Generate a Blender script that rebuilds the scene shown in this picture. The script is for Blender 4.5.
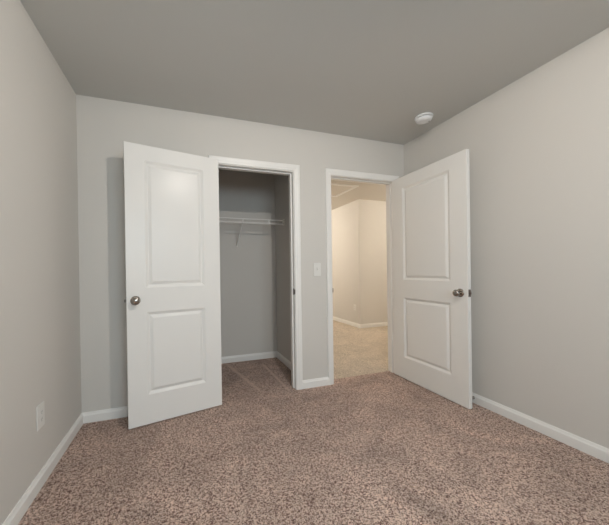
import bpy, bmesh, math, random
from mathutils import Vector, Matrix

scene = bpy.context.scene
for o in list(bpy.data.objects):
    bpy.data.objects.remove(o, do_unlink=True)
COL = scene.collection

# ------------------------------------------------------------------ camera
cam_data = bpy.data.cameras.new('camera')
cam = bpy.data.objects.new('camera', cam_data)
COL.objects.link(cam)
right = Vector((0.95154566, -0.30714982, -0.01482695))
up = Vector((0.0153727065, -0.000642570024, 0.999881626))
fwd = Vector((0.30712299, 0.95166095, -0.00411029))
m = Matrix((right, up, -fwd)).transposed().to_4x4()
m.translation = Vector((0.72543884, -2.412754, 1.11244615))
cam.matrix_world = m
cam_data.sensor_fit = 'HORIZONTAL'
cam_data.sensor_width = 36.0
cam_data.lens = 279.2062 / 609.0 * 36.0
cam_data.shift_x = 32.5623 / 609.0
cam_data.shift_y = 9.4295 / 609.0
cam_data.clip_start = 0.05
scene.camera = cam

# ------------------------------------------------------------------ light
scene.view_settings.view_transform = 'Standard'
scene.view_settings.look = 'None'
scene.view_settings.exposure = 0.10
scene.view_settings.gamma = 1.0
scene.view_settings.use_curve_mapping = False

world = bpy.data.worlds.new('sky')
scene.world = world
world.use_nodes = True
wn = world.node_tree
bg = wn.nodes['Background']
sky = wn.nodes.new('ShaderNodeTexSky')
sky.sky_type = 'HOSEK_WILKIE'
sky.sun_direction = (0.3, 0.6, 0.75)
sky.turbidity = 4.0
wn.links.new(sky.outputs['Color'], bg.inputs['Color'])
bg.inputs['Strength'].default_value = 0.5

def lamp(name, kind, loc, energy, color, size, direction=None, size_y=None):
    d = bpy.data.lights.new(name, kind)
    d.energy = energy
    d.color = color
    if kind == 'POINT':
        d.shadow_soft_size = size
    else:
        d.shape = 'RECTANGLE' if size_y else 'DISK'
        d.size = size
        if size_y:
            d.size_y = size_y
    o = bpy.data.objects.new(name, d)
    COL.objects.link(o)
    o.location = loc
    if direction:
        o.rotation_euler = Vector(direction).to_track_quat('-Z', 'Y').to_euler()
    return o

# the bedroom's ceiling lamp, daylight at the window behind the camera, the two hall lamps
lamp('room_lamp', 'POINT', (1.48, -1.84, 2.36), 39.5, (1.0, 0.915, 0.83), 0.018)
lamp('room_lamp', 'AREA', (1.48, -1.84, 2.355), 6.0, (1.0, 0.915, 0.83), 0.04, (0, 0, -1))
lamp('window_daylight', 'AREA', (1.35, -3.80, 1.85), 72.0, (0.73, 0.90, 1.0), 1.6, (0, 1, -0.28), 1.2)
lamp('hall_lamp', 'POINT', (2.45, 3.3, 2.25), 45.0, (1.0, 0.90, 0.78), 0.09)
lamp('hall_lamp', 'POINT', (5.05, 0.55, 2.2), 40.0, (1.0, 0.90, 0.77), 0.09)

# ------------------------------------------------------------------ materials
def mat(name, color, rough=0.6, metallic=0.0, spec=0.5, bump=0.0, bump_scale=200.0, var=0.0, var_scale=2.0):
    mt = bpy.data.materials.new(name)
    mt.use_nodes = True
    nt = mt.node_tree
    b = nt.nodes['Principled BSDF']
    b.inputs['Roughness'].default_value = rough
    b.inputs['Metallic'].default_value = metallic
    b.inputs['Specular IOR Level'].default_value = spec
    b.inputs['Base Color'].default_value = (*color, 1)
    tc = nt.nodes.new('ShaderNodeTexCoord')
    if var > 0:
        n = nt.nodes.new('ShaderNodeTexNoise')
        n.inputs['Scale'].default_value = var_scale
        n.inputs['Detail'].default_value = 3
        r = nt.nodes.new('ShaderNodeValToRGB')
        r.color_ramp.elements[0].position = 0.3
        r.color_ramp.elements[1].position = 0.7
        r.color_ramp.elements[0].color = (*[c * (1 - var) for c in color], 1)
        r.color_ramp.elements[1].color = (*[c * (1 + var) for c in color], 1)
        nt.links.new(tc.outputs['Object'], n.inputs['Vector'])
        nt.links.new(n.outputs['Fac'], r.inputs['Fac'])
        nt.links.new(r.outputs['Color'], b.inputs['Base Color'])
    if bump > 0:
        n2 = nt.nodes.new('ShaderNodeTexNoise')
        n2.inputs['Scale'].default_value = bump_scale
        n2.inputs['Detail'].default_value = 2
        bp = nt.nodes.new('ShaderNodeBump')
        bp.inputs['Strength'].default_value = bump
        bp.inputs['Distance'].default_value = 0.002
        nt.links.new(tc.outputs['Object'], n2.inputs['Vector'])
        nt.links.new(n2.outputs['Fac'], bp.inputs['Height'])
        nt.links.new(bp.outputs['Normal'], b.inputs['Normal'])
    return mt

def carpet_mat(name, dark, mid, light, big=0.10, seed=0.0, scale=215.0, tracks=()):
    mt = bpy.data.materials.new(name)
    mt.use_nodes = True
    nt = mt.node_tree
    N, L = nt.nodes.new, nt.links.new
    b = nt.nodes['Principled BSDF']
    b.inputs['Roughness'].default_value = 0.95
    b.inputs['Specular IOR Level'].default_value = 0.1
    b.inputs['Sheen Weight'].default_value = 0.15
    b.inputs['Sheen Roughness'].default_value = 0.6
    tc = N('ShaderNodeTexCoord')
    mp = N('ShaderNodeMapping')
    mp.inputs['Location'].default_value = (seed, seed * 0.7, 0)
    L(tc.outputs['Object'], mp.inputs['Vector'])
    # twisted yarn tufts: one small cell per tuft, each of its own yarn shade
    wn_ = N('ShaderNodeTexNoise')
    wn_.inputs['Scale'].default_value = 320.0
    wn_.inputs['Detail'].default_value = 2.0
    L(mp.outputs['Vector'], wn_.inputs['Vector'])
    wv = N('ShaderNodeVectorMath')
    wv.operation = 'MULTIPLY_ADD'
    wv.inputs[1].default_value = (0.0035, 0.0035, 0.0)
    L(wn_.outputs['Color'], wv.inputs[0])
    L(mp.outputs['Vector'], wv.inputs[2])
    vo = N('ShaderNodeTexVoronoi')
    vo.voronoi_dimensions = '2D'
    vo.inputs['Scale'].default_value = scale
    L(wv.outputs['Vector'], vo.inputs['Vector'])
    sep = N('ShaderNodeSeparateColor')
    L(vo.outputs['Color'], sep.inputs['Color'])
    r1 = N('ShaderNodeValToRGB')
    e = r1.color_ramp.elements
    e[0].position, e[0].color = 0.10, (*dark, 1)
    e[1].position, e[1].color = 0.85, (*light, 1)
    em = e.new(0.42)
    em.color = (*mid, 1)
    # tufts of one shade gather in small clumps
    nc = N('ShaderNodeTexNoise')
    nc.inputs['Scale'].default_value = 70.0
    nc.inputs['Detail'].default_value = 2.0
    L(mp.outputs['Vector'], nc.inputs['Vector'])
    ma = N('ShaderNodeMath')
    ma.operation = 'MULTIPLY_ADD'
    ma.inputs[1].default_value = 1.1
    ma.inputs[2].default_value = -0.53
    L(nc.outputs['Fac'], ma.inputs[0])
    mb_ = N('ShaderNodeMath')
    mb_.operation = 'ADD'
    L(sep.outputs['Red'], mb_.inputs[0])
    L(ma.outputs['Value'], mb_.inputs[1])
    L(mb_.outputs['Value'], r1.inputs['Fac'])
    # broad areas where the pile was brushed one way or the other
    n2 = N('ShaderNodeTexNoise')
    n2.inputs['Scale'].default_value = 2.6
    n2.inputs['Detail'].default_value = 3.0
    n2.inputs['Distortion'].default_value = 1.2
    L(mp.outputs['Vector'], n2.inputs['Vector'])
    mr = N('ShaderNodeMapRange')
    mr.inputs['From Min'].default_value = 0.3
    mr.inputs['From Max'].default_value = 0.7
    mr.inputs['To Min'].default_value = 1.0 - big
    mr.inputs['To Max'].default_value = 1.0 + big
    L(n2.outputs['Fac'], mr.inputs['Value'])
    mx = N('ShaderNodeMix')
    mx.data_type = 'RGBA'
    mx.blend_type = 'MULTIPLY'
    mx.inputs['Factor'].default_value = 1.0
    L(r1.outputs['Color'], mx.inputs['A'])
    L(mr.outputs['Result'], mx.inputs['B'])
    out = mx.outputs['Result']
    # lighter strokes the vacuum cleaner left in the pile: (x0, y0, x1, y1, half width)
    for (x0, y0, x1, y1, hw) in tracks:
        ln = math.hypot(x1 - x0, y1 - y0)
        dx, dy = (x1 - x0) / ln, (y1 - y0) / ln
        def dot(vec, off):
            v = N('ShaderNodeVectorMath'); v.operation = 'DOT_PRODUCT'
            v.inputs[1].default_value = (*vec, 0)
            L(wv.outputs['Vector'], v.inputs[0])
            a = N('ShaderNodeMath'); a.operation = 'SUBTRACT'; a.inputs[1].default_value = off
            L(v.outputs['Value'], a.inputs[0])
            c = N('ShaderNodeMath'); c.operation = 'ABSOLUTE'
            L(a.outputs['Value'], c.inputs[0])
            return c.outputs['Value']
        across = dot((-dy, dx), -dy * x0 + dx * y0)
        along = dot((dx, dy), dx * (x0 + x1) / 2 + dy * (y0 + y1) / 2)
        m1 = N('ShaderNodeMapRange'); m1.interpolation_type = 'SMOOTHSTEP'
        m1.inputs['From Min'].default_value, m1.inputs['From Max'].default_value = hw * 0.3, hw
        m1.inputs['To Min'].default_value, m1.inputs['To Max'].default_value = 1.0, 0.0
        L(across, m1.inputs['Value'])
        m2 = N('ShaderNodeMapRange'); m2.interpolation_type = 'SMOOTHSTEP'
        m2.inputs['From Min'].default_value, m2.inputs['From Max'].default_value = ln * 0.40, ln * 0.52
        m2.inputs['To Min'].default_value, m2.inputs['To Max'].default_value = 0.55, 0.0
        L(along, m2.inputs['Value'])
        mm = N('ShaderNodeMath'); mm.operation = 'MULTIPLY'
        L(m1.outputs['Result'], mm.inputs[0]); L(m2.outputs['Result'], mm.inputs[1])
        q = N('ShaderNodeMix'); q.data_type = 'RGBA'; q.blend_type = 'MIX'
        L(mm.outputs['Value'], q.inputs['Factor'])
        L(out, q.inputs['A'])
        q.inputs['B'].default_value = (*light, 1)
        out = q.outputs['Result']
    L(out, b.inputs['Base Color'])
    ad = N('ShaderNodeMath')
    ad.operation = 'MULTIPLY_ADD'
    ad.inputs[1].default_value = -scale * 0.009
    L(vo.outputs['Distance'], ad.inputs[0])
    L(wn_.outputs['Fac'], ad.inputs[2])
    bp = N('ShaderNodeBump')
    bp.inputs['Strength'].default_value = 0.9
    bp.inputs['Distance'].default_value = 0.004
    L(ad.outputs['Value'], bp.inputs['Height'])
    L(bp.outputs['Normal'], b.inputs['Normal'])
    return mt

M_WALL = mat('greige_wall_paint', (0.618, 0.598, 0.564), 0.75, spec=0.3, bump=0.08, bump_scale=260)
M_CEIL = mat('ceiling_paint', (0.585, 0.59, 0.57), 0.9, spec=0.2, bump=0.10, bump_scale=180)
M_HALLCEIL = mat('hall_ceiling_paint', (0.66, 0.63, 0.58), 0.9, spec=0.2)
M_TRIM = mat('white_trim_paint', (0.80, 0.79, 0.765), 0.38, spec=0.5)
M_DOOR = mat('white_door_paint', (0.77, 0.76, 0.735), 0.27, spec=0.13, bump=0.03, bump_scale=120)
M_NICKEL = mat('satin_nickel', (0.36, 0.33, 0.30), 0.25, metallic=1.0)
M_DARKMETAL = mat('dark_nickel', (0.22, 0.20, 0.18), 0.4, metallic=1.0)
M_PLASTIC = mat('white_plastic', (0.72, 0.71, 0.68), 0.35)
M_SLOT = mat('dark_slot', (0.05, 0.05, 0.05), 0.6)
M_GREYPLASTIC = mat('grey_plastic', (0.36, 0.36, 0.35), 0.6)
M_DETECTOR = mat('detector_plastic', (0.84, 0.86, 0.88), 0.35)
M_WIRE = mat('white_vinyl_wire', (0.84, 0.83, 0.81), 0.35)
M_RUBBER = mat('black_rubber', (0.03, 0.03, 0.03), 0.7)
M_CARPET = carpet_mat('brown_frieze_carpet', (0.125, 0.047, 0.032), (0.465, 0.303, 0.237), (0.80, 0.615, 0.515), 0.20,
                      tracks=((1.225, 0.95, 1.41, 0.06, 0.026), (1.63, 0.84, 1.661, -0.05, 0.022)))
M_HALLCARPET = carpet_mat('beige_hall_carpet', (0.38, 0.30, 0.22), (0.66, 0.56, 0.445), (0.84, 0.73, 0.60), 0.10, 5.0)

M_GLASS = bpy.data.materials.new('window_glass')
M_GLASS.use_nodes = True
_nt = M_GLASS.node_tree
_nt.nodes.remove(_nt.nodes['Principled BSDF'])
_t = _nt.nodes.new('ShaderNodeBsdfTransparent')
_g = _nt.nodes.new('ShaderNodeBsdfGlossy')
_g.inputs['Roughness'].default_value = 0.02
_mx = _nt.nodes.new('ShaderNodeMixShader')
_mx.inputs[0].default_value = 0.06
_nt.links.new(_t.outputs[0], _mx.inputs[1])
_nt.links.new(_g.outputs[0], _mx.inputs[2])
_nt.links.new(_mx.outputs[0], _nt.nodes['Material Output'].inputs[0])

# ------------------------------------------------------------------ helpers
def box(bm, x0, x1, y0, y1, z0, z1):
    vs = [bm.verts.new((x, y, z)) for x in (x0, x1) for y in (y0, y1) for z in (z0, z1)]
    for f in ((0, 1, 3, 2), (4, 6, 7, 5), (0, 4, 5, 1), (2, 3, 7, 6), (0, 2, 6, 4), (1, 5, 7, 3)):
        bm.faces.new([vs[i] for i in f])

def bevel_box(bm, x0, x1, y0, y1, z0, z1, w, seg=2):
    t = bmesh.new()
    box(t, x0, x1, y0, y1, z0, z1)
    bmesh.ops.recalc_face_normals(t, faces=t.faces)
    bmesh.ops.bevel(t, geom=list(t.edges), offset=w, segments=seg, profile=0.5, affect='EDGES')
    merge(bm, t)

def merge(bm, t, mtx=None):
    me = bpy.data.meshes.new('tmp')
    t.to_mesh(me)
    t.free()
    if mtx is not None:
        me.transform(mtx)
    bm.from_mesh(me)
    bpy.data.meshes.remove(me)

def lathe(bm, prof, seg=32, mtx=None):
    """prof: list of (radius, height) turned about local Z."""
    t = bmesh.new()
    rings = []
    for (r, z) in prof:
        if r < 1e-6:
            rings.append([t.verts.new((0, 0, z))])
        else:
            rings.append([t.verts.new((r * math.cos(2 * math.pi * k / seg), r * math.sin(2 * math.pi * k / seg), z)) for k in range(seg)])
    for a, b in zip(rings, rings[1:]):
        if len(a) == 1 and len(b) == 1:
            continue
        for k in range(seg):
            k2 = (k + 1) % seg
            if len(a) == 1:
                t.faces.new((a[0], b[k], b[k2]))
            elif len(b) == 1:
                t.faces.new((a[k], a[k2], b[0]))
            else:
                t.faces.new((a[k], a[k2], b[k2], b[k]))
    merge(bm, t, mtx)

def tube(bm, pts, r, seg=8):
    pts = [Vector(p) for p in pts]
    rings = []
    for i, p in enumerate(pts):
        d = (pts[min(i + 1, len(pts) - 1)] - pts[max(i - 1, 0)]).normalized()
        a = d.orthogonal().normalized() if abs(d.z) > 0.9 else d.cross(Vector((0, 0, 1))).normalized()
        b = d.cross(a)
        rings.append([bm.verts.new(p + (a * math.cos(2 * math.pi * k / seg) + b * math.sin(2 * math.pi * k / seg)) * r) for k in range(seg)])
    for a, b in zip(rings, rings[1:]):
        for k in range(seg):
            bm.faces.new((a[k], a[(k + 1) % seg], b[(k + 1) % seg], b[k]))
    bm.faces.new(rings[0][::-1])
    bm.faces.new(rings[-1])

def obj(name, bm, material, parent=None, smooth=False):
    bmesh.ops.recalc_face_normals(bm, faces=bm.faces)
    me = bpy.data.meshes.new(name)
    bm.to_mesh(me)
    bm.free()
    if smooth:
        for p in me.polygons:
            p.use_smooth = True
        try:
            me.set_sharp_from_angle(angle=math.radians(40))
        except Exception:
            pass
    me.materials.append(material)
    o = bpy.data.objects.new(name, me)
    COL.objects.link(o)
    if parent is not None:
        o.parent = parent
    return o

def tag(o, label, cat, kind=None, group=None):
    o['label'] = label
    o['category'] = cat
    if kind:
        o['kind'] = kind
    if group:
        o['group'] = group
    return o

def empty(name, loc, rz=0.0):
    o = bpy.data.objects.new(name, None)
    o.empty_display_size = 0.1
    COL.objects.link(o)
    o.location = loc
    o.rotation_euler = (0, 0, rz)
    return o

def struct_boxes(name, boxes, material, label, cat):
    bm = bmesh.new()
    for b in boxes:
        box(bm, *b)
    return tag(obj(name, bm, material), label, cat, 'structure')

# ------------------------------------------------------------------ dimensions
W, H = 3.009, 2.44
YR = -3.30                    # wall behind the camera
TB = 0.115                    # thickness of the back wall
CX0, CX1 = 1.011, 1.729       # closet casing inner edges
EX0, EX1 = 2.117, 2.874       # entry casing inner edges
ZI = 2.037                    # casing inner top
CR, CB = 1.880, 0.995         # closet right wall and back wall
HX, HY = 3.925, 2.108         # outside corner in the hall
J = 0.006

# ------------------------------------------------------------------ room shell
struct_boxes('floor', [(0, W, YR, 0, -0.06, 0), (0.40, CR, 0, CB, -0.06, 0), (CR, W, 0, 0.097, -0.06, 0)], M_CARPET,
             'speckled brown frieze carpet of the bedroom and closet', 'floor')
struct_boxes('floor_hall', [(1.99, 5.3, 0.097, 3.7, -0.06, 0), (W, 5.3, -0.05, 0.097, -0.06, 0)], M_HALLCARPET,
             'beige hall carpet seen through the open doorway', 'floor')
struct_boxes('ceiling', [(0, W, YR, 0, H, H + 0.06)], M_CEIL, 'flat matt grey ceiling of the bedroom', 'ceiling')
struct_boxes('ceiling_hall', [(1.99, 5.3, TB, 3.7, H, H + 0.06)], M_HALLCEIL, 'warm lit ceiling of the hall beyond the doorway', 'ceiling')
struct_boxes('ceiling_closet', [(0.40, CR, TB, CB, H, H + 0.06)], M_CEIL, 'shaded ceiling inside the closet', 'ceiling')

struct_boxes('wall_left', [(-0.1, 0, YR, TB, 0, H)], M_WALL, 'plain greige bedroom wall holding the outlet plate', 'wall')
struct_boxes('wall_right', [(W, W + 0.1, YR, TB, 0, H)], M_WALL, 'plain greige bedroom wall beside the open entry door', 'wall')
cj0, cj1, ej0, ej1, zh = CX0 - 0.014, CX1 + 0.014, EX0 - 0.014, EX1 + 0.014, ZI + 0.014
struct_boxes('wall_back', [(0, cj0, 0, TB, 0, H), (cj0, cj1, 0, TB, zh, H), (cj1, ej0, 0, TB, 0, H), (ej0, ej1, 0, TB, zh, H), (ej1, W, 0, TB, 0, H)],
             M_WALL, 'greige wall with the closet opening and the hall doorway', 'wall')
# wall behind the camera with its window
WX0, WX1, WZ0, WZ1 = 0.70, 2.00, 0.80, 2.10
struct_boxes('wall_front', [(0, WX0, YR - 0.12, YR, 0, H), (WX1, W, YR - 0.12, YR, 0, H), (WX0, WX1, YR - 0.12, YR, 0, WZ0), (WX0, WX1, YR - 0.12, YR, WZ1, H)],
             M_WALL, 'greige bedroom wall around the daylight window', 'wall')
# closet walls
struct_boxes('wall_closet_back', [(0.40, CR, CB, CB + 0.1, 0, H)], M_WALL, 'back wall of the closet behind the wire shelf', 'wall')
struct_boxes('wall_closet_right', [(CR, CR + 0.110, TB, CB + 0.1, 0, H)], M_WALL, 'side wall of the closet at the shelf end', 'wall')
struct_boxes('wall_closet_left', [(0.30, 0.40, TB, CB + 0.1, 0, H)], M_WALL, 'side wall of the closet hidden behind the open closet door', 'wall')
# hall walls
struct_boxes('wall_hall_corner', [(HX, 5.4, HY, 3.8, 0, H)], M_WALL, 'warm lit hall walls meeting at an outside corner', 'wall')
struct_boxes('wall_hall_left', [(1.89, 1.99, CB + 0.1, 3.8, 0, H)], M_WALL, 'hall wall running back behind the closet', 'wall')
struct_boxes('wall_hall_end', [(1.99, HX, 3.7, 3.8, 0, H)], M_WALL, 'wall closing the far end of the hall', 'wall')
struct_boxes('wall_hall_right', [(5.3, 5.4, -0.05, HY, 0, H), (W + 0.1, 5.3, -0.05, TB, 0, H)], M_WALL, 'hall wall out of sight to the side of the doorway', 'wall')

# window behind the camera
bm = bmesh.new()
fy0, fy1 = YR - 0.10, YR - 0.05
for b in ((WX0, WX0 + 0.045, WZ0, WZ1), (WX1 - 0.045, WX1, WZ0, WZ1), (WX0 + 0.045, WX1 - 0.045, WZ0, WZ0 + 0.045),
          (WX0 + 0.045, WX1 - 0.045, WZ1 - 0.045, WZ1), (WX0 + 0.045, WX1 - 0.045, 1.43, 1.47)):
    box(bm, b[0], b[1], fy0, fy1, b[2], b[3])
win = tag(obj('window_1', bm, M_TRIM), 'white framed double hung window letting in the daylight', 'window', 'structure')
bm = bmesh.new()
box(bm, WX0 + 0.045, WX1 - 0.045, YR - 0.078, YR - 0.074, WZ0 + 0.045, 1.43)
box(bm, WX0 + 0.045, WX1 - 0.045, YR - 0.078, YR - 0.074, 1.47, WZ1 - 0.045)
obj('window_glass', bm, M_GLASS, win)
bm = bmesh.new()
bevel_box(bm, WX0 - 0.05, WX1 + 0.05, YR - 0.05, YR + 0.03, WZ0 - 0.02, WZ0, 0.004)
obj('window_sill', bm, M_TRIM, win)

# ------------------------------------------------------------------ trim
CAS = [(0.0, 0.0), (0.0, 0.009), (0.004, 0.0115), (0.018, 0.0125), (0.026, 0.015), (0.046, 0.0165), (0.053, 0.0165), (0.057, 0.013), (0.057, 0.0)]

def casing_bm(x0, x1, zi, ywall, sgn, right_max=None):
    bm = bmesh.new()
    rows = []
    for (w, t) in CAS:
        y = ywall + sgn * t
        xr = x1 + w
        rows.append([bm.verts.new(v) for v in ((x0 - w, y, 0), (x0 - w, y, zi + w), (xr, y, zi + w), (xr, y, 0))])
    for a, b in zip(rows, rows[1:] + rows[:1]):
        for k in range(3):
            bm.faces.new((a[k], a[k + 1], b[k + 1], b[k]))
    return bm

def doorway(name, x0, x1, label, back_sgn=True):
    t = empty(name, ((x0 + x1) / 2, 0, 0))
    tag(t, label, 'door trim', 'structure')
    off = Matrix.Translation((-(x0 + x1) / 2, 0, 0))
    def put(nm, bm, m, parent=t):
        bm.transform(off)
        return obj(nm, bm, m, parent)
    put('casing', casing_bm(x0, x1, ZI, 0.0, -1), M_TRIM)
    put('casing', casing_bm(x0, x1, ZI, TB, 1), M_TRIM)
    bm = bmesh.new()
    a, b, z = x0 + J, x1 - J, ZI - J
    box(bm, x0 - 0.0138, a, -0.0002, TB + 0.0002, 0, ZI + 0.0138)
    box(bm, b, x1 + 0.0138, -0.0002, TB + 0.0002, 0, ZI + 0.0138)
    box(bm, a, b, -0.0002, TB + 0.0002, z, ZI + 0.0138)
    put('jamb', bm, M_TRIM)
    bm = bmesh.new()
    box(bm, a, a + 0.011, 0.040, 0.074, 0, z)
    box(bm, b - 0.011, b, 0.040, 0.074, 0, z)
    box(bm, a + 0.011, b - 0.011, 0.040, 0.074, z - 0.011, z)
    put('stop_moulding', bm, M_TRIM)
    return t, put, a, b

closet_trim, cput, ca, cb = doorway('trim_1', CX0, CX1, 'white casing and jamb framing the dark closet opening')
entry_trim, eput, ea, eb = doorway('trim_2', EX0, EX1, 'white casing and jamb framing the bright hall doorway')
# strike plates
bm = bmesh.new()
bevel_box(bm, cb - 0.0022, cb, 0.002, 0.032, 0.885, 0.943, 0.0006, 1)
bevel_box(bm, cb - 0.004, cb + 0.002, -0.0125, 0.004, 0.893, 0.935, 0.001, 1)
sp = cput('strike_plate', bm, M_DARKMETAL)
bm = bmesh.new()
bevel_box(bm, ea, ea + 0.0022, 0.002, 0.032, 0.885, 0.943, 0.0006, 1)
bevel_box(bm, ea - 0.002, ea + 0.004, -0.0125, 0.004, 0.893, 0.935, 0.001, 1)
eput('strike_plate', bm, M_DARKMETAL)

BASE = [(0, 0), (0.014, 0), (0.014, 0.054), (0.0125, 0.059), (0.0095, 0.063), (0.0075, 0.070), (0.005, 0.077), (0, 0.077)]

def baseboard(name, runs, label):
    """runs: polylines of (x, y) along the wall foot, the room on the left of travel; inner corners are mitred."""
    bm = bmesh.new()
    for pts in runs:
        pts = [Vector(p) for p in pts]
        rows = []
        for i, p in enumerate(pts):
            ns = []
            if i > 0:
                d = (pts[i] - pts[i - 1]).normalized(); ns.append(Vector((-d.y, d.x)))
            if i < len(pts) - 1:
                d = (pts[i + 1] - pts[i]).normalized(); ns.append(Vector((-d.y, d.x)))
            n = ns[0] if len(ns) == 1 else (ns[0] + ns[1]) / (1 + ns[0].dot(ns[1]))
            rows.append([bm.verts.new((p.x + n.x * w, p.y + n.y * w, z)) for (w, z) in BASE])
        k = len(BASE)
        for a, b in zip(rows, rows[1:]):
            for j in range(k):
                bm.faces.new((a[j], a[(j + 1) % k], b[(j + 1) % k], b[j]))
        bm.faces.new(rows[0])
        bm.faces.new(rows[-1][::-1])
    return tag(obj(name, bm, M_TRIM), label, 'baseboard', 'structure')

baseboard('baseboard_left', [[(0, -0.0), (0, YR)]], 'white baseboard along the wall under the outlet plate')
baseboard('baseboard_back', [[(CX0 - 0.057, 0), (0, 0)]], 'white baseboard behind the open closet door')
baseboard('baseboard_middle', [[(EX0 - 0.057, 0), (CX1 + 0.057, 0)]], 'short white baseboard below the light switch between both openings')
baseboard('baseboard_right', [[(W, YR), (W, 0), (EX1 + 0.057, 0)]], 'white baseboard running from the open entry door along the wall')
baseboard('baseboard_closet', [[(CR, TB), (CR, CB), (0.40, CB), (0.40, TB)]], 'white baseboard around the closet interior')
baseboard('baseboard_hall', [[(5.3, HY), (HX, HY), (HX, 3.7), (1.99, 3.7), (1.99, TB)]], 'white baseboard around the outside corner in the hall')

# ------------------------------------------------------------------ doors
PROF = [(0.0, 0.0), (0.003, 0.0015), (0.017, 0.0105), (0.020, 0.0118), (0.025, 0.0118), (0.041, 0.0035), (0.045, 0.0022), (0.047, 0.0020)]
DT, DH = 0.035, 2.031

def door_slab_bm(w, u0, u1, y0, y1):
    """a two panel moulded slab; local x from the hinge, y through the thickness, z up; both faces moulded."""
    bm = bmesh.new()
    us = [0, u0, u1, w]
    zs = [0, 0.214, 0.817, 0.995, 1.920, DH]
    for y, s in ((y0, 1), (y1, -1)):
        for i in range(3):
            for j in range(5):
                if i == 1 and j in (1, 3):
                    a, b, c, d = us[1], us[2], zs[j], zs[j + 1]
                    rings = [[bm.verts.new(v) for v in ((a + q, y + s * dep, c + q), (b - q, y + s * dep, c + q), (b - q, y + s * dep, d - q), (a + q, y + s * dep, d - q))] for (q, dep) in PROF]
                    for r0, r1 in zip(rings, rings[1:]):
                        for k in range(4):
                            bm.faces.new((r0[k], r0[(k + 1) % 4], r1[(k + 1) % 4], r1[k]))
                    bm.faces.new(rings[-1])
                else:
                    bm.faces.new([bm.verts.new(v) for v in ((us[i], y, zs[j]), (us[i + 1], y, zs[j]), (us[i + 1], y, zs[j + 1]), (us[i], y, zs[j + 1]))])
    for i in range(3):
        for z in (0, DH):
            bm.faces.new([bm.verts.new(v) for v in ((us[i], y0, z), (us[i + 1], y0, z), (us[i + 1], y1, z), (us[i], y1, z))])
    for j in range(5):
        for u in (0, w):
            bm.faces.new([bm.verts.new(v) for v in ((u, y0, zs[j]), (u, y0, zs[j + 1]), (u, y1, zs[j + 1]), (u, y1, zs[j]))])
    bmesh.ops.remove_doubles(bm, verts=bm.verts, dist=1e-5)
    bmesh.ops.recalc_face_normals(bm, faces=bm.faces)
    sharp = [e for e in bm.edges if len(e.link_faces) == 2 and e.calc_face_angle(0) > 1.4
             and all(abs(v.co.x) < 1e-5 or abs(v.co.x - w) < 1e-5 or abs(v.co.z) < 1e-5 or abs(v.co.z - DH) < 1e-5 for v in e.verts)]
    bmesh.ops.bevel(bm, geom=sharp, offset=0.0022, segments=2, profile=0.5, affect='EDGES')
    return bm

ROSE = [(0, 0), (0.0325, 0), (0.0335, 0.002), (0.032, 0.005), (0.025, 0.0085), (0.014, 0.010), (0, 0.010)]
KNOB = [(0, 0.008), (0.0115, 0.008), (0.0115, 0.020), (0.0135, 0.026), (0.020, 0.031), (0.0255, 0.037), (0.0277, 0.044), (0.0265, 0.051), (0.0215, 0.0575), (0.0125, 0.0615), (0.0, 0.0625)]

def make_door(name, w, u0, u1, backset, hinge, rz, y0, y1, label, hinge_y):
    d = obj(name, door_slab_bm(w, u0, u1, y0, y1), M_DOOR)
    d.location = hinge
    d.rotation_euler = (0, 0, rz)
    tag(d, label, 'door', 'structure')
    zk = 0.906
    for y, s in ((y0, -1), (y1, 1)):
        mt = Matrix.Translation((w - backset, y, zk)) @ Matrix.Rotation(math.pi / 2 * (1 if s < 0 else -1), 4, 'X')
        bm = bmesh.new(); lathe(bm, KNOB, 32, mt)
        k = obj('door_knob', bm, M_NICKEL, d, True)
        bm = bmesh.new(); lathe(bm, ROSE, 32, mt)
        obj('knob_rose', bm, M_NICKEL, k, True)
    bm = bmesh.new()
    ym = (y0 + y1) / 2
    bevel_box(bm, w - 0.001, w + 0.0012, ym - 0.0125, ym + 0.0125, zk - 0.029, zk + 0.029, 0.0004, 1)
    lp = obj('latch_plate', bm, M_DARKMETAL, d)
    bm = bmesh.new()
    bevel_box(bm, w + 0.001, w + 0.012, ym - 0.006, ym + 0.006, zk - 0.010, zk + 0.010, 0.002, 2)
    obj('latch_bolt', bm, M_DARKMETAL, lp)
    for z in (0.20, 1.01, 1.80):
        bm = bmesh.new()
        lathe(bm, [(0, -0.046), (0.004, -0.046), (0.0065, -0.043), (0.0065, 0.043), (0.004, 0.046), (0, 0.046)], 12, Matrix.Translation((-0.004, hinge_y, z)))
        s = 1 if hinge_y > ym else -1
        box(bm, -0.0012, 0.0003, min(ym, hinge_y), max(ym, hinge_y), z - 0.044, z + 0.044)
        obj('hinge', bm, M_NICKEL, d)
    return d

A = Vector((0.356, -0.228)); B = Vector((1.027, -0.083))
dirv = (A - B).normalized()
make_door('door_1', 0.692, 0.130, 0.563, 0.058, (B.x, B.y, 0.008), math.atan2(dirv.y, dirv.x), -DT, 0.0,
          'white two panel closet door swung open against the wall', -DT - 0.004)
make_door('door_2', 0.804, 0.139, 0.656, 0.062, (2.843, -0.008, 0.008), -math.pi / 2, 0.0, DT,
          'white two panel entry door standing open beside the hall doorway', DT + 0.004)

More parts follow.
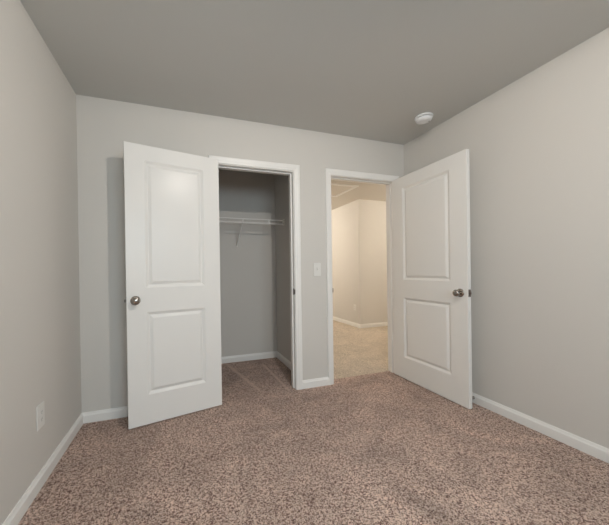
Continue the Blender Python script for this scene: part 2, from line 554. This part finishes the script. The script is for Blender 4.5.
# ------------------------------------------------------------------ closet shelf
sx0, sx1, zt, zl, yf, yb = 0.402, 1.878, 1.703, 1.660, 0.682, 0.985
shelf = empty('wire_shelf', (CR, CB, zt))
tag(shelf, 'white wire closet shelf with hanging rail and diagonal brace', 'shelf')
def sput(nm, bm, m, smooth=True):
    bm.transform(Matrix.Translation((-CR, -CB, -zt)))
    return obj(nm, bm, m, shelf, smooth)
bm = bmesh.new()
for y in (yb, 0.84):
    tube(bm, [(sx0, y, zt - 0.003), (sx1, y, zt - 0.003)], 0.0026)
n = int((sx1 - sx0) / 0.0254)
for i in range(n + 1):
    x = sx0 + 0.008 + i * 0.0254
    if x < sx1:
        tube(bm, [(x, yb + 0.003, zt), (x, yf, zt)], 0.0012, 5)
sput('shelf_deck', bm, M_WIRE)
bm = bmesh.new()
tube(bm, [(sx0, yf, zt), (sx1, yf, zt)], 0.0055)
sput('front_wire', bm, M_WIRE)
bm = bmesh.new()
tube(bm, [(sx0, yf, zl), (sx1, yf, zl)], 0.0065)
sput('hanging_rail', bm, M_WIRE)
for x in (0.773, 1.080, 1.387, 1.694):
    bm = bmesh.new()
    tube(bm, [(x, yf - 0.001, zt), (x, yf - 0.002, zl)], 0.0075)
    sput('rail_tie', bm, M_WIRE)
bm = bmesh.new()
bevel_box(bm, CR - 0.014, CR - 0.0005, yf - 0.030, yf + 0.018, zl - 0.014, zt + 0.012, 0.003)
sput('end_bracket', bm, M_PLASTIC)
bm = bmesh.new()
tube(bm, [(1.387, yf + 0.004, zl + 0.006), (1.383, 0.76, 1.607), (1.376, 0.975, 1.448), (1.375, CB - 0.004, 1.436), (1.375, CB - 0.004, 1.412)], 0.0075)
sput('support_brace', bm, M_WIRE)

# ------------------------------------------------------------------ ceiling and wall fittings
det = empty('smoke_detector', (2.762, -0.495, H))
tag(det, 'round white smoke detector mounted on the ceiling', 'smoke detector')
flip = Matrix.Rotation(math.pi, 4, 'X')
bm = bmesh.new(); lathe(bm, [(0, 0), (0.071, 0), (0.073, 0.003), (0.073, 0.009), (0.070, 0.012), (0, 0.012)], 48, flip)
obj('mounting_base', bm, M_DETECTOR, det, True)
bm = bmesh.new(); lathe(bm, [(0, 0.012), (0.058, 0.012), (0.058, 0.019), (0, 0.019)], 48, flip)
obj('vent_ring', bm, M_GREYPLASTIC, det, True)
bm = bmesh.new(); lathe(bm, [(0, 0.0185), (0.063, 0.0185), (0.065, 0.021), (0.064, 0.028), (0.058, 0.036), (0.046, 0.0405), (0.028, 0.042), (0.027, 0.0405), (0.025, 0.0405), (0.024, 0.042), (0, 0.0425)], 48, flip)
cov = obj('cover', bm, M_DETECTOR, det, True)
bm = bmesh.new(); lathe(bm, [(0, 0.0415), (0.006, 0.0415), (0.006, 0.0438), (0, 0.0442)], 20, Matrix.Translation((0.038, -0.02, 0.001)) @ flip)
obj('test_button', bm, M_GREYPLASTIC, cov, True)

# light switch on the wall between the openings (local y: out of wall is -y)
sw = empty('light_switch', (1.9585, 0, 1.118))
tag(sw, 'white single toggle light switch between the closet and the doorway', 'light switch')
bm = bmesh.new(); bevel_box(bm, -0.038, 0.038, -0.0065, 0.0, -0.063, 0.063, 0.003)
obj('switch_plate', bm, M_PLASTIC, sw)
bm = bmesh.new(); bevel_box(bm, -0.007, 0.007, -0.0072, -0.006, -0.014, 0.014, 0.0005, 1)
tg = obj('toggle_slot', bm, M_PLASTIC, sw)
bm = bmesh.new()
bevel_box(bm, -0.0045, 0.0045, -0.017, -0.006, -0.002, 0.011, 0.0015)
obj('toggle', bm, M_PLASTIC, tg)
for z in (-0.030, 0.030):
    bm = bmesh.new(); lathe(bm, [(0, 0.006), (0.0032, 0.006), (0.0032, 0.0072), (0, 0.0076)], 12, Matrix.Translation((0, 0, z)) @ Matrix.Rotation(math.pi / 2, 4, 'X'))
    obj('screw', bm, M_PLASTIC, sw)

def outlet(name, loc, rz, w, h, label):
    t = empty(name, loc, rz)        # local -y points out of the wall
    tag(t, label, 'outlet')
    bm = bmesh.new(); bevel_box(bm, -w / 2, w / 2, -0.0065, 0, -h / 2, h / 2, 0.003)
    obj('cover_plate', bm, M_PLASTIC, t)
    for s in (-1, 1):
        bm = bmesh.new(); bevel_box(bm, -0.016, 0.016, -0.0085, -0.006, s * 0.0195 - 0.0135, s * 0.0195 + 0.0135, 0.0012)
        rc = obj('receptacle', bm, M_PLASTIC, t)
        for dx, hh in ((-0.0062, 0.0042), (0.0062, 0.0034)):
            bm = bmesh.new(); box(bm, dx - 0.001, dx + 0.001, -0.0089, -0.008, s * 0.0195 + 0.003 - hh, s * 0.0195 + 0.003 + hh)
            obj('slot', bm, M_SLOT, rc)
        bm = bmesh.new(); lathe(bm, [(0, 0.008), (0.0022, 0.008), (0.0022, 0.0089), (0, 0.0089)], 12, Matrix.Translation((0, 0, s * 0.0195 - 0.0075)) @ Matrix.Rotation(math.pi / 2, 4, 'X'))
        obj('slot', bm, M_SLOT, rc)
    bm = bmesh.new(); lathe(bm, [(0, 0.006), (0.003, 0.006), (0.003, 0.0074), (0, 0.0077)], 12, Matrix.Rotation(math.pi / 2, 4, 'X'))
    obj('screw', bm, M_PLASTIC, t)
    return t

outlet('wall_outlet', (0, -0.632, 0.364), math.pi / 2, 0.080, 0.126, 'white outlet plate low on the bare bedroom wall')
outlet('wall_outlet', (HX, 2.266, 0.375), -math.pi / 2, 0.070, 0.115, 'small white outlet plate on the hall wall beyond the doorway')

# unseen fixture, invented so its opaque pan keeps lamp light off the ceiling
cl = empty('added_light_shield', (1.48, -1.84, H))
tag(cl, 'added unseen flat white pan shielding the bedroom ceiling from the lamp', 'ceiling light')
bm = bmesh.new(); lathe(bm, [(0, 0), (0.20, 0), (0.225, 0.030), (0.232, 0.066), (0.226, 0.066), (0.215, 0.055), (0, 0.055)], 48, flip)
obj('shield_pan', bm, M_PLASTIC, cl, True)
bm = bmesh.new(); lathe(bm, [(0, 0.050), (0.020, 0.050), (0.020, 0.058), (0, 0.058)], 24, flip)
obj('added_socket', bm, M_PLASTIC, cl, True)

# attic hatch in the hall ceiling
hatch = empty('attic_hatch', (3.10, 1.69, H))
tag(hatch, 'framed access hatch in the hall ceiling', 'ceiling hatch')
bm = bmesh.new()
hw, hl, fw = 0.31, 0.33, 0.055
for b in ((-hw, -hw + fw, -hl, hl), (hw - fw, hw, -hl, hl), (-hw + fw, hw - fw, -hl, -hl + fw), (-hw + fw, hw - fw, hl - fw, hl)):
    bevel_box(bm, *b, -0.016, 0.0, 0.003, 1)
obj('hatch_frame', bm, M_TRIM, hatch)
bm = bmesh.new(); box(bm, -hw + fw, hw - fw, -hl + fw, hl - fw, -0.004, 0)
obj('hatch_panel', bm, M_HALLCEIL, hatch)

# spring door stop screwed to the baseboard behind the entry door
stop = empty('door_stop', (W - 0.014, -0.735, 0.045))
tag(stop, 'small door stop on the baseboard behind the entry door', 'door stop')
toward = Matrix.Rotation(-math.pi / 2, 4, 'Y')
bm = bmesh.new(); lathe(bm, [(0, 0), (0.011, 0), (0.009, 0.006), (0.006, 0.008), (0, 0.008)], 16, toward)
obj('mounting_cup', bm, M_NICKEL, stop, True)
bm = bmesh.new()
prof = [(0, 0.007)]
for k in range(18):
    z = 0.008 + k * 0.003
    prof += [(0.0042, z), (0.0056, z + 0.0015)]
prof += [(0.0042, 0.062), (0, 0.062)]
lathe(bm, prof, 14, toward)
obj('spring', bm, M_NICKEL, stop, True)
bm = bmesh.new(); lathe(bm, [(0, 0.061), (0.007, 0.061), (0.0075, 0.070), (0.006, 0.075), (0, 0.076)], 16, toward)
obj('rubber_tip', bm, M_RUBBER, stop, True)

scene.render.film_transparent = False
scene.cycles.use_denoising = True
scene.cycles.max_bounces = 10
scene.cycles.diffuse_bounces = 6
scene.cycles.sample_clamp_indirect = 8.0
